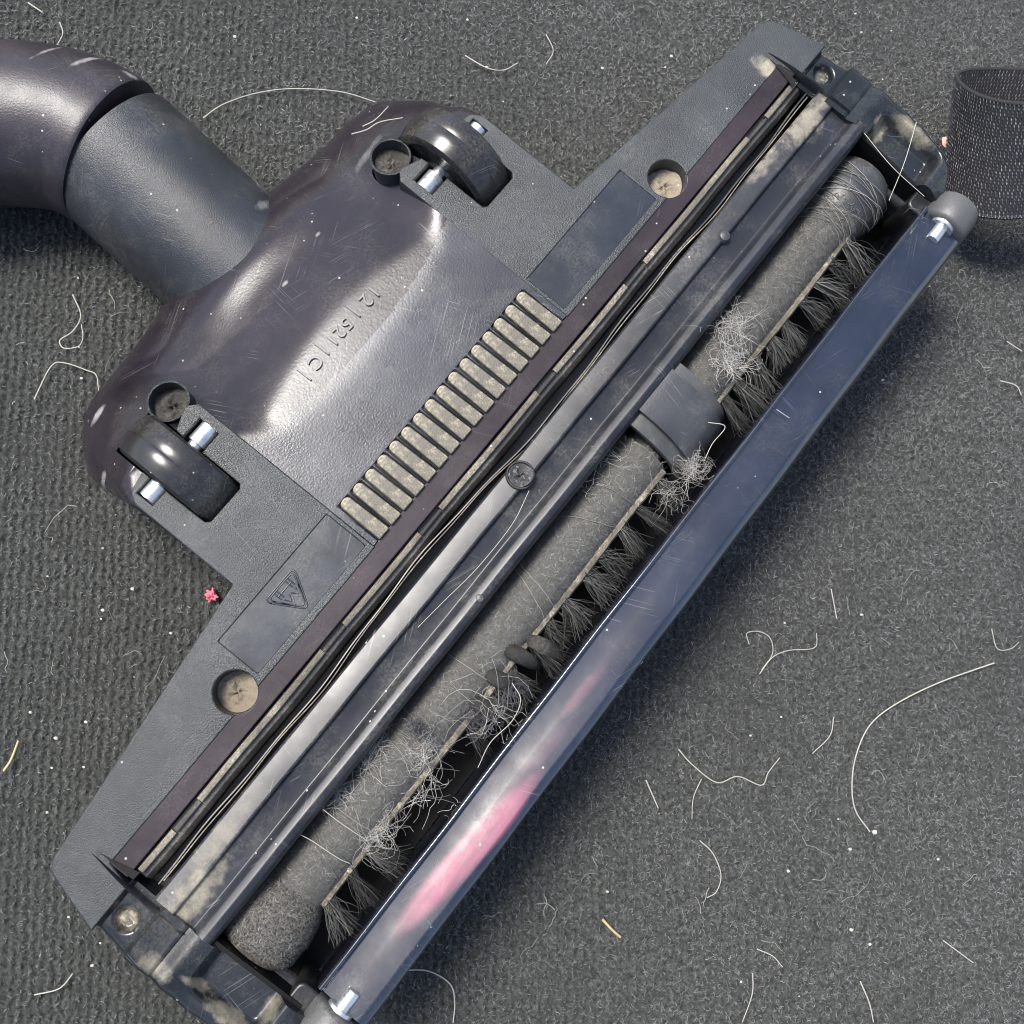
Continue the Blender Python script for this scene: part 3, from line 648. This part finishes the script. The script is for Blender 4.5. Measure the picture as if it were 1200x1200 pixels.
# --- moulded date figures on the crest: 12 | 521 | C, read towards the neck's left
def figures(txt, u, v, size):
    fc = bpy.data.curves.new('moulded_figures', 'FONT'); fc.body = txt; fc.size = size*S; fc.extrude = .6*S; fc.bevel_depth = .12*S; fc.offset = -.06*S
    fc.align_x = 'CENTER'; fc.align_y = 'CENTER'; fc.space_character = 1.15
    t = bpy.data.objects.new('tmp', fc); col.objects.link(t); bpy.context.view_layer.update()
    me = bpy.data.meshes.new_from_object(t.evaluated_get(bpy.context.evaluated_depsgraph_get())); bpy.data.objects.remove(t); bpy.data.curves.remove(fc)
    me.materials.clear(); me.materials.append(M['panel_fig'])
    zz = float(shell_z(np.array([u*1.]), np.array([v*1.]))[0]); e = 1.0
    dzv = float((shell_z(np.array([u]), np.array([v+e]))-shell_z(np.array([u]), np.array([v-e])))[0])/(2*e)
    dzu = float((shell_z(np.array([u+e]), np.array([v]))-shell_z(np.array([u-e]), np.array([v])))[0])/(2*e)
    xa = Vector((-1, 0, -dzu)).normalized(); nz = Vector((-dzu, dzv, 1)).normalized(); ya = nz.cross(xa)
    o = bpy.data.objects.new('moulded_figures', me); col.objects.link(o); o.parent = sh
    o.matrix_local = Matrix(((xa.x, ya.x, nz.x, u*S), (xa.y, ya.y, nz.y, -v*S), (xa.z, ya.z, nz.z, (zz+.02)*S), (0, 0, 0, 1)))
M['panel_fig'] = plastic('moulded_figure_plastic', (.048, .050, .056), .34, dust=.2, scr=0)
for (t, u, v, sz) in (('12', 14.0, -88.4, 7.4), ('|', 5.8, -88.6, 7), ('521', -3.4, -88.0, 6.8), ('|', -12.0, -88.0, 7), ('C', -17.2, -87.2, 7), ('|', -23.2, -86.6, 7)): figures(t, u, v, sz)

# --- neck collar and bent pipe (coordinates of the head)
def to_local(X, Y):
    x = X*math.cos(AZ)+Y*math.sin(AZ)-14.5; y = -X*math.sin(AZ)+Y*math.cos(AZ); return x, y
def bigtube(name, path, radii, mat, sides=96, cap=True, sharp=40, flat=None):
    v, f = tube_geo(path, radii, sides)
    if flat is not None:      # squash the tube's height near its start
        k = np.repeat(np.linspace(flat[0], flat[1], len(path)), sides); cz = np.repeat(np.asarray(path)[:, 2], sides); v[:, 2] = cz+(v[:, 2]-cz)*k
    f = [list(x) for x in f]; n = len(path)
    if cap: f += [list(range(sides)), [(n-1)*sides+k for k in range(sides)][::-1]]
    o = mesh(name, v, f, mat, head, sharp=sharp); fixn(o); return o
ca, cb = np.array([-1.3, 120.1, 3.5]), np.array([2.4, 209.3, 13.0]); tt = np.linspace(0, 1, 20)
path = ca+(cb-ca)*tt[:, None]
bigtube('neck_collar', path, np.concatenate([np.linspace(29.7, 29.7, 18), [29.7, 29.2]]), M['collar'], flat=(.96, 1.0))
sm = [(p[0]+7.0, p[1], p[2]+(.96+.04*tt[i])*math.sqrt(29.6**2-49)-.10) for i, p in enumerate(path[:-2])]
vv_, ff = tube_geo(sm, .28, 5); mesh('mould_seam', vv_, ff, M['collar'], head, sharp=None)
wp = [to_local(a, b) for a, b in ((-152.5, 143.5), (-157.1, 146.1), (-163.0, 149.3), (-171.2, 151.6), (-180.8, 152.8), (-191.8, 152.9), (-207.4, 151.0), (-228.8, 146.3))]
pp = catmull([(x, y, 14.2) for x, y in wp], 6); dz = np.linspace(0, 1, len(pp))
rad_ = np.full(len(pp), 30.5); rad_[:3] = (29.9, 30.3, 30.4)
bigtube('bent_pipe', pp, rad_, M['pipe'])

for c_ in head.children: c_.location.z -= ZC*S      # children were drawn from the camera-side datum; the empty sits on the carpet

# ------------------------------------------------------------------ lint, hairs and crumbs lying on things
def world_of(u, v, z):
    x, y = u+14.5, -v; return (x*math.cos(AZ)-y*math.sin(AZ), x*math.sin(AZ)+y*math.cos(AZ), z)
def hair(pts, r=.33, label=None, group=None, name='hair', z=1.8+ZC, mat='hair', tone_=.8, cat='hair'):
    """pts in carpet coordinates (drawing units)"""
    P = catmull([(p[0], p[1], p[2] if len(p) > 2 else z+.5*math.sin(i*1.7)) for i, p in enumerate(pts)], 6); o0 = P[0].copy()
    o = tubes(name, [P-o0], r*.62, M[mat], None, 4, [tone_], r_end=r*.5); o.location = o0*S
    return tag(o, label, cat, group)
hair([(-124.4, 175.2), (-116.2, 181.5), (-102.9, 187.7), (-86.8, 191.0), (-66.9, 190.3), (-52.3, 186.5)], 0.42, 'long pale hair arching across the carpet above the neck collar', 'pale hairs lying on the carpet')
hair([(-173.1, 95.7), (-169.3, 86.8), (-172.3, 80.3), (-177.1, 76.5), (-175.2, 73.0), (-169.6, 73.9), (-168.2, 77.9), (-169.1, 83.3)], 0.4, 'looped pale hair on the dark carpet under the bent pipe', 'pale hairs lying on the carpet')
hair([(-185.5, 51.6), (-179.7, 65.1), (-174.9, 67.0), (-166.4, 64.4), (-162.0, 62.1), (-160.6, 55.1)], 0.42, 'crooked pale hair left of the dome of the vacuum head', 'pale hairs lying on the carpet')
hair([(214.5, -53.2), (189.0, -61.4), (169.6, -70.3), (157.9, -79.0), (151.0, -91.2), (148.6, -103.3), (150.0, -113.6), (155.8, -122.2)], 0.5, 'longest pale hair, sweeping in a wide curve on the lower right carpet', 'pale hairs lying on the carpet')
hair([(75.5, -88.0), (80.7, -93.9), (91.2, -101.5), (100.3, -99.2), (109.9, -102.8), (113.0, -97.7), (118.3, -91.9)], 0.38, 'wavy white hair right of the bumper on the open carpet', 'pale hairs lying on the carpet')
hair([(106.7, -45.4), (105.7, -40.8), (111.3, -40.1), (116.0, -42.9), (116.5, -49.3), (111.5, -56.0)], 0.33, 'white hair bent in a hook just above the wavy hair', 'pale hairs lying on the carpet')
hair([(110.7, -57.7), (116.5, -50.7), (124.0, -47.9), (135.1, -46.8), (136.1, -40.7)], 0.33, 'white hair lying across the hooked hair', 'pale hairs lying on the carpet')
hair([(84.8, -100.1), (81.1, -107.5), (80.5, -115.9)], 0.3, 'short curved hair below the wavy hair', 'pale hairs lying on the carpet')
hair([(83.5, -124.3), (88.7, -129.4), (92.0, -137.8), (90.1, -144.4), (85.8, -146.6)], 0.36, 's-shaped hair on the carpet below the short curved hair', 'pale hairs lying on the carpet')
hair([(-13.7, 210.8), (-4.3, 205.4), (3.2, 205.1), (9.6, 209.1)], 0.4, 'pale hair on the carpet below the top edge, left of the ribbed bar', 'pale hairs lying on the carpet')
hair([(-184.9, 214.6), (-183.2, 209.2), (-185.6, 203.7)], 0.4, 'small hooked hair near the top left corner', 'pale hairs lying on the carpet')
hair([(-198.1, 222.5), (-192.0, 218.3)], 0.5, 'short pale hair in the very top left', 'pale hairs lying on the carpet')
hair([(142.1, -75.4), (139.9, -83.1), (132.3, -90.3)], 0.35, 'thin forked hair in the middle of the right carpet', 'pale hairs lying on the carpet')
hair([(61.7, -100.1), (66.5, -111.3)], 0.45, 'short straight white hair in the lower middle carpet', 'pale hairs lying on the carpet')
hair([(-38.5, -170.9), (-26.3, -171.0), (-17.3, -176.3), (-15.3, -183.3), (-15.9, -190.5)], 0.45, 'pale hair curling by the bottom edge next to the bumper pin', 'pale hairs lying on the carpet')
hair([(148.7, -180.6), (151.9, -188.9), (153.6, -196.5)], 0.45, 'pale hair running off the bottom edge, rightmost', 'pale hairs lying on the carpet')
hair([(104.0, -176.0), (103.3, -184.0), (99.2, -194.5)], 0.35, 'pale hair running off the bottom edge left of the rightmost one', 'pale hairs lying on the carpet')
hair([(-172.0, -175.3), (-163.0, -173.2), (-158.6, -168.2)], 0.4, 'pale hair at the lower left beside the end cap', 'pale hairs lying on the carpet')
hair([(225.5, 71.2), (232.6, 69.1), (235.2, 64.8)], 0.4, 'short hair on the right carpet below the cuff', 'pale hairs lying on the carpet')
hair([(230.0, 89.4), (236.6, 84.9)], 0.35, 'slanting hair near the right edge below the cuff', 'pale hairs lying on the carpet')
hair([(184.8, -165.8), (197.1, -174.8)], 0.35, 'thin hair at right margin of the lower carpet', 'pale hairs lying on the carpet')
hair([(106.0, -166.9), (112.3, -169.7), (116.4, -174.1)], 0.35, 'thin short hair near the bottom right middle', 'pale hairs lying on the carpet')
hair([(143.3, -22.0), (145.0, -34.6)], 0.4, 'vertical hair fragment right of the bumper', 'pale hairs lying on the carpet')
hair([(214.3, -38.7), (216.0, -47.1), (222.6, -47.1), (226.7, -44.2)], 0.3, 'fine hair curl at the upper right of the lower carpet', 'pale hairs lying on the carpet')
hair([(22.2, 223.3), (25.3, 215.4), (22.2, 209.1)], 0.3, 'fine hair standing up from the carpet above the dome', 'pale hairs lying on the carpet')
hair([(-187.8, -93.6), (-185.2, -89.4), (-183.2, -82.4)], .9, 'yellow straw bit at the left edge of the carpet', None, 'straw', -13.8, 'straw', .5, 'straw')
hair([(43.1, -153.8), (46.5, -157.4), (50.3, -160.8)], .9, 'tan straw bit on the carpet at lower middle', None, 'straw', -13.8, 'straw', .5, 'straw')
CRUMB = {2.6: 'largest white crumb, touching the outer edge of the bumper halfway along', 1.6: 'white crumb at the lower end of the longest curved hair', 1.3: 'white crumb near the bottom right, left of the smaller pair'}
for (x, y, r) in [(-112.7, 213.3, 1), (-4.3, 206.2, 1), (79.1, 216.9, 1), (-61.1, 225.6, 0.9), (-12.7, 228.2, 0.8), (76.2, 211.4, 0.7), (47.5, 209.1, 1.1), (3.2, 190.6, 0.7), (-143.9, -24.0, 1.2), (-156.1, -7.9, 0.8), (-154.8, -32.4, 1), (-128.4, -41.3, 0.9), (-155.3, -35.8, 0.6), (-179.7, -71.8, 1), (-159.0, -75.5, 1), (-169.7, -81.6, 1.2), (-170.6, -92.8, 0.8), (-171.3, -109.3, 0.8), (-158.7, -92.6, 0.8), (-167.9, 60.9, 0.9), (-169.6, 73.9, 0.7), (-171.5, 103.0, 0.7), (-176.5, -19.2, 0.6), (147.1, -128.9, 1.1), (157.7, -122.3, 1.6), (146.0, -160.7, 1.3), (153.7, -166.6, 1), (184.8, -133.7, 0.9), (120.3, -137.1, 1.1), (154.0, -68.4, 0.6), (171.1, 70.0, 1), (159.7, 77.4, 0.9), (156.4, -32.8, 1.1), (106.2, -82.8, 0.8), (119.6, -75.3, 0.8), (99.3, -179.4, 0.8), (45.3, -143.4, 0.9), (-161.3, -147.9, 0.8), (-151.7, -165.6, 1), (-149.3, -157.7, 0.7), (183.6, 236.5, 0.6), (166.6, 243.8, 0.8), (169.1, 234.7, 0.8), (122.5, -36.5, 0.7), (59.3, -52.4, 2.6), (142.5, -116.9, 0.7), (123.1, -185.7, 0.5), (195.2, 113.9, 0.6), (178.2, 212.1, 0.6)]:
    vs2 = []; n_ = 7
    for i in range(4):
        for k in range(n_):
            a = 2*math.pi*k/n_; q = (i-1.5)/1.5; ro = r*.72*math.sqrt(max(.1, 1-q*q*.9))*random.uniform(.75, 1.2); vs2.append((ro*math.cos(a), ro*math.sin(a)*.8, (q*.7+1)*r*.5))
    f2 = [[i*n_+k, i*n_+(k+1) % n_, (i+1)*n_+(k+1) % n_, (i+1)*n_+k] for i in range(3) for k in range(n_)]+[list(range(n_))[::-1], [3*n_+k for k in range(n_)]]
    o = mesh('crumb', vs2, f2, M['crumb'], None); o.location = (x*S, y*S, (ZC+.9)*S); tag(o, CRUMB.get(round(r, 2), 'tiny white crumb lying on the charcoal carpet'), 'crumb', 'white crumbs scattered on the carpet')
g_ = np.random.default_rng(44); o = tubes('pink_fluff', [np.cumsum(g_.normal(0, .5, (5, 3))*[1, 1, .5], 0) for _ in range(70)], .5, M['pink'], None, 4); o.location = (-113.2*S, -26.5*S, (ZC+2.4)*S)
tag(o, 'small bright pink fluff on the carpet in the inner corner left of the inlay', 'fluff')
vs2 = [(-3, 4, 0), (0, 5, 0), (3, 1, 0), (3.4, -5, 0), (1, -4, 0), (-3, 1, 0)]; vs2 = [(a, b, 0) for a, b, _ in vs2]+[(a*.7, b*.75, 2.0) for a, b, _ in vs2]
o = mesh('pink_scrap', vs2, [[i, (i+1) % 6, 6+(i+1) % 6, 6+i] for i in range(6)]+[[5, 4, 3, 2, 1, 0], [6, 7, 8, 9, 10, 11]], M['skin_pink']); o.location = (194.09*S, 167.53*S, 10*S); fixn(o)
tag(o, 'pale pink scrap wedged between the vacuum head and the black knit cuff', 'scrap')
g_ = np.random.default_rng(45); paths = []
for i in range(190):
    x, y = g_.uniform(-210, 280), g_.uniform(-240, 250); a = g_.uniform(0, 6.28); L_ = g_.uniform(4, 13)*(1 if g_.random() < .8 else 1.7); q = []; px, py = x, y
    for k in range(6): q.append((px, py, ZC+1.6+g_.uniform(0, .7))); a += g_.normal(0, .5); px += math.cos(a)*L_/6; py += math.sin(a)*L_/6
    paths.append(q)
tag(tubes('fine_lint', paths, .17, M['felt_fibre'], None, 3, g_.uniform(.2, 1, len(paths)), r_end=.1), 'very fine pale lint threads sprinkled over the whole carpet', 'lint', kind='stuff')
def clump(u, v, z, n, R, Ln, mat, label, name='lint_clump', r=.065, flatz=.28, seed=0, stretch=(1, 1)):
    g = np.random.default_rng(seed); paths = []
    n = int(n*1.35); lobes = [g.normal(0, 1, 3)*np.array([R*stretch[0], R*stretch[1], R*flatz*.5])*.42 for _ in range(7)]+[np.zeros(3)]*3
    for i in range(n):
        lb = lobes[g.integers(len(lobes))]; p = g.normal(0, 1, 3)*np.array([R*stretch[0], R*stretch[1], R*flatz])*.26+lb; d = g.normal(0, 1, 3); d[2] *= .3; d /= np.linalg.norm(d); q = [p.copy()]; st = Ln*g.uniform(.25, 1.25)**1.3/7
        for k in range(7):
            d = d+g.normal(0, .30, 3)*np.array([1, 1, .3])-p/(R*5.5); d /= np.linalg.norm(d); p = p+d*st; p[2] = max(p[2], -1.5); q.append(p.copy())
        paths.append(np.array(q))
    o = tubes(name, paths, r, M[mat], None, 3, g.uniform(.2, 1, n), r_end=r*.5)
    x, y, z_ = world_of(u, v, z); o.location = (x*S, y*S, z_*S); o.rotation_euler = (0, 0, AZ)
    return tag(o, label, 'lint', 'clumps of lint caught on the brush roller')
clump(96, 21, 45, 85, 8, 16, 'lint', 'tangled white lint on the upper stretch of the roller, above the grey clip', seed=1, stretch=(1.3, .8))
clump(83, 28, 44, 75, 5.5, 10, 'lint', 'dense white fluff knot on the roller just above the grey clip', seed=2, r=.09)
clump(43, 41, 40, 85, 4.5, 11, 'lint', 'round white fluff ball at the lower corner of the grey clip', seed=3)
clump(32, 42, 39, 26, 7, 14, 'lint', 'loose pale threads on the bristles just below the grey clip', seed=31)
clump(-93, 22, 44, 70, 4, 6, 'dark_lint', 'small spiky black fluff ball on the roller with white lint just under it', seed=4, r=.14, flatz=.7)
clump(-98, 28, 43, 80, 5.5, 13, 'lint', 'white lint star beside the black fluff ball on the roller', seed=5)
clump(-112, 17, 43, 60, 7, 12, 'lint', 'thin white lint ridge across the lower stretch of the roller next to the rail', seed=6, stretch=(1.4, .6))
clump(-126, 16, 42, 50, 5, 12, 'lint', 'loose white lint against the rail below the long lint ridge', seed=7)
clump(-128, 33, 40, 80, 5, 14, 'lint', 'white lint knot on the tuft strip near the lower end of the roller', seed=8, stretch=(1.6, .8))
clump(-76, 37, 40, 110, 5, 9, 'dark_lint', 'dark matted fluff on the rubber paddles at mid roller, lower of two', seed=9, r=.14, flatz=.7)
clump(-62, 38, 40, 100, 5, 8, 'dark_lint', 'dark matted fluff on the rubber paddles at mid roller, upper of two', seed=10, r=.14, flatz=.7)
clump(-72, 40, 41, 26, 7, 24, 'lint', 'long loose pale threads trailing from the rubber paddles', seed=12, r=.09)
clump(-112, 38, 38, 22, 8, 22, 'lint', 'long pale threads hanging where bristles are missing', seed=13, r=.09)
clump(26, 13.5, 43, 30, 8, 12, 'lint', 'short pale threads between rail and roller just below the grey clip', seed=14, stretch=(1.6, .5))
hair([(157.7, 154.9, 51), (152.5, 138.7, 50), (145.4, 122.7, 50)], 0.28, 'straight pale hair crossing the upper pocket at a slant', 'hairs lying across the vacuum head')
hair([(136.3, 149.1, 51), (146.7, 136.1, 51), (159.7, 125.1, 50)], 0.28, 'straight pale hair from the rail corner down across the upper pocket', 'hairs lying across the vacuum head')
hair([(-58.6, 136.1, 54), (-53.2, 138.1, 54), (-48.6, 141.3, 54), (-40.4, 143.4, 54)], 0.4, 'forked white hair on the dome by the right screw well', 'hairs lying across the vacuum head')
hair([(-54.7, 139.0, 54.5), (-50.2, 141.9, 54.5), (-45.7, 147.7, 53.5)], 0.35, 'short white hair crossing the forked hair on the dome', 'hairs lying across the vacuum head')
hair([(6.0, 7.6, 51), (-0.1, -4.6, 50.5), (-12.0, -19.7, 50), (-23.8, -31.6, 50), (-32.5, -40.5, 50)], 0.2, 'thin white hair curving along the dark facet below the rail screw', 'hairs lying across the vacuum head')
hair([(-72.7, -108.5, 47), (-67.0, -111.4, 47), (-58.5, -117.2, 46), (-54.3, -119.4, 45)], 0.24, 'short white hair on the lower roller, lower of two', 'hairs lying across the vacuum head')
hair([(-63.6, -101.2, 47), (-57.3, -106.0, 47), (-48.7, -111.9, 46)], 0.24, 'short white hair on the lower roller, upper of two', 'hairs lying across the vacuum head')
hair([(0.3, -59.5, 47), (3.2, -65.3, 48), (0.3, -72.6, 47), (-7.0, -79.8, 46), (-11.3, -88.5, 45)], 0.24, 'long loose hair looping over the gap beside the bumper', 'hairs lying across the vacuum head')
hair([(72.5, 34.5, 48), (79.2, 33.3, 47), (74.5, 27.0, 46), (71.2, 20.5, 46)], 0.3, "hair crossing the bumper's inner edge by the clip", 'hairs lying across the vacuum head')
hair([(98.6, 40.0, 48), (103.4, 36.9, 48)], 0.25, 'tiny hair on the bumper near its upper middle', 'hairs lying across the vacuum head')

# ------------------------------------------------------------------ knitted sleeve at the right edge
def sleeve():
    c0 = np.array([222.6, 151.5, 3.5]); a = np.array([-.10, .55, .52]); a /= np.linalg.norm(a); Lh = 46.
    x = np.cross(a, [0, 0, 1.]); x /= np.linalg.norm(x); y = np.cross(x, a)
    root = empty('knitted_sleeve', tuple(c0[:2]*S)+(ZC*S,)); tag(root, 'black ribbed knit fabric cuff standing open beside the upper right end of the vacuum head', 'fabric cuff')
    def pt(t, th, dr=0.0):
        R = 30.5-1.2*math.sin(t*3.1)+.8*math.sin(3*th+1)+dr; sq = 1.0
        return np.array([0, 0, c0[2]-ZC])+a*(t*Lh+1.6*math.sin(2*th+.5))+x*R*1.0*math.cos(th)+y*R*.86*math.sin(th)
    nt, nth = 26, 120
    for nm, dr in (('outer_cloth', 0), ('inner_cloth', -1.3)):
        vs2 = [pt(i/(nt-1), 2*math.pi*k/nth, dr) for i in range(nt) for k in range(nth)]
        f = [[i*nth+k, i*nth+(k+1) % nth, (i+1)*nth+(k+1) % nth, (i+1)*nth+k] for i in range(nt-1) for k in range(nth)]
        mesh(nm, vs2, f, M['knit'], root, sharp=None)
    for t in (0, 1):
        P = [pt(t, 2*math.pi*k/nth, -.6) for k in range(nth+1)]; v, f = tube_geo(P, .95, 6); mesh('hem', v, f, M['knit'], root, sharp=None)
    # yarn stitches: slanted grains in columns, outside and inside
    vs3 = []; f3 = []; tn = []; off = 0; cols, rows = 118, 34
    for side, dr in ((0, .35), (1, -1.7)):
        for i in range(rows):
            for k in range(cols):
                t = (i+.5+random.uniform(-.1, .1))/rows; th = 2*math.pi*(k+.5*(i % 2)*.4)/cols
                c = pt(t, th, dr); d1 = (pt(min(t+.02, 1.02), th+.018, dr)-pt(t-.02, th, dr)); d1 /= np.linalg.norm(d1)
                nn = pt(t, th, dr+1)-c; d2 = np.cross(d1, nn); d2 /= np.linalg.norm(d2)
                l, w, h = .78, .30, .28
                vs3 += [c-d1*l, c+d2*w, c-d2*w, c+nn*h*(1 if side == 0 else -1), c+d1*l]
                f3 += [[off, off+1, off+3], [off, off+3, off+2], [off+4, off+3, off+1], [off+4, off+2, off+3]]; off += 5
                tv = min(1, random.gammavariate(3, .13)); tn += [tv]*4
    for k in range(150):   # pale stitching along the lower hem
        th = 2*math.pi*k/150; c = pt(0, th, .5); d1 = pt(0, th+.02, .5)-c; d1 /= np.linalg.norm(d1); nn = pt(0, th, 1.5)-c; d2 = np.cross(d1, nn)
        vs3 += [c-d1*.42, c+d2*.3, c-d2*.3, c+nn*.45, c+d1*.42]; f3 += [[off, off+1, off+3], [off, off+3, off+2], [off+4, off+3, off+1], [off+4, off+2, off+3]]; off += 5; tn += [random.choice((1, .9, .5))]*4
    o = mesh('knit_stitches', vs3, np.array(f3), M['yarn'], root, smooth=False, tone=tn); tag(o, kind='stuff')
sleeve()
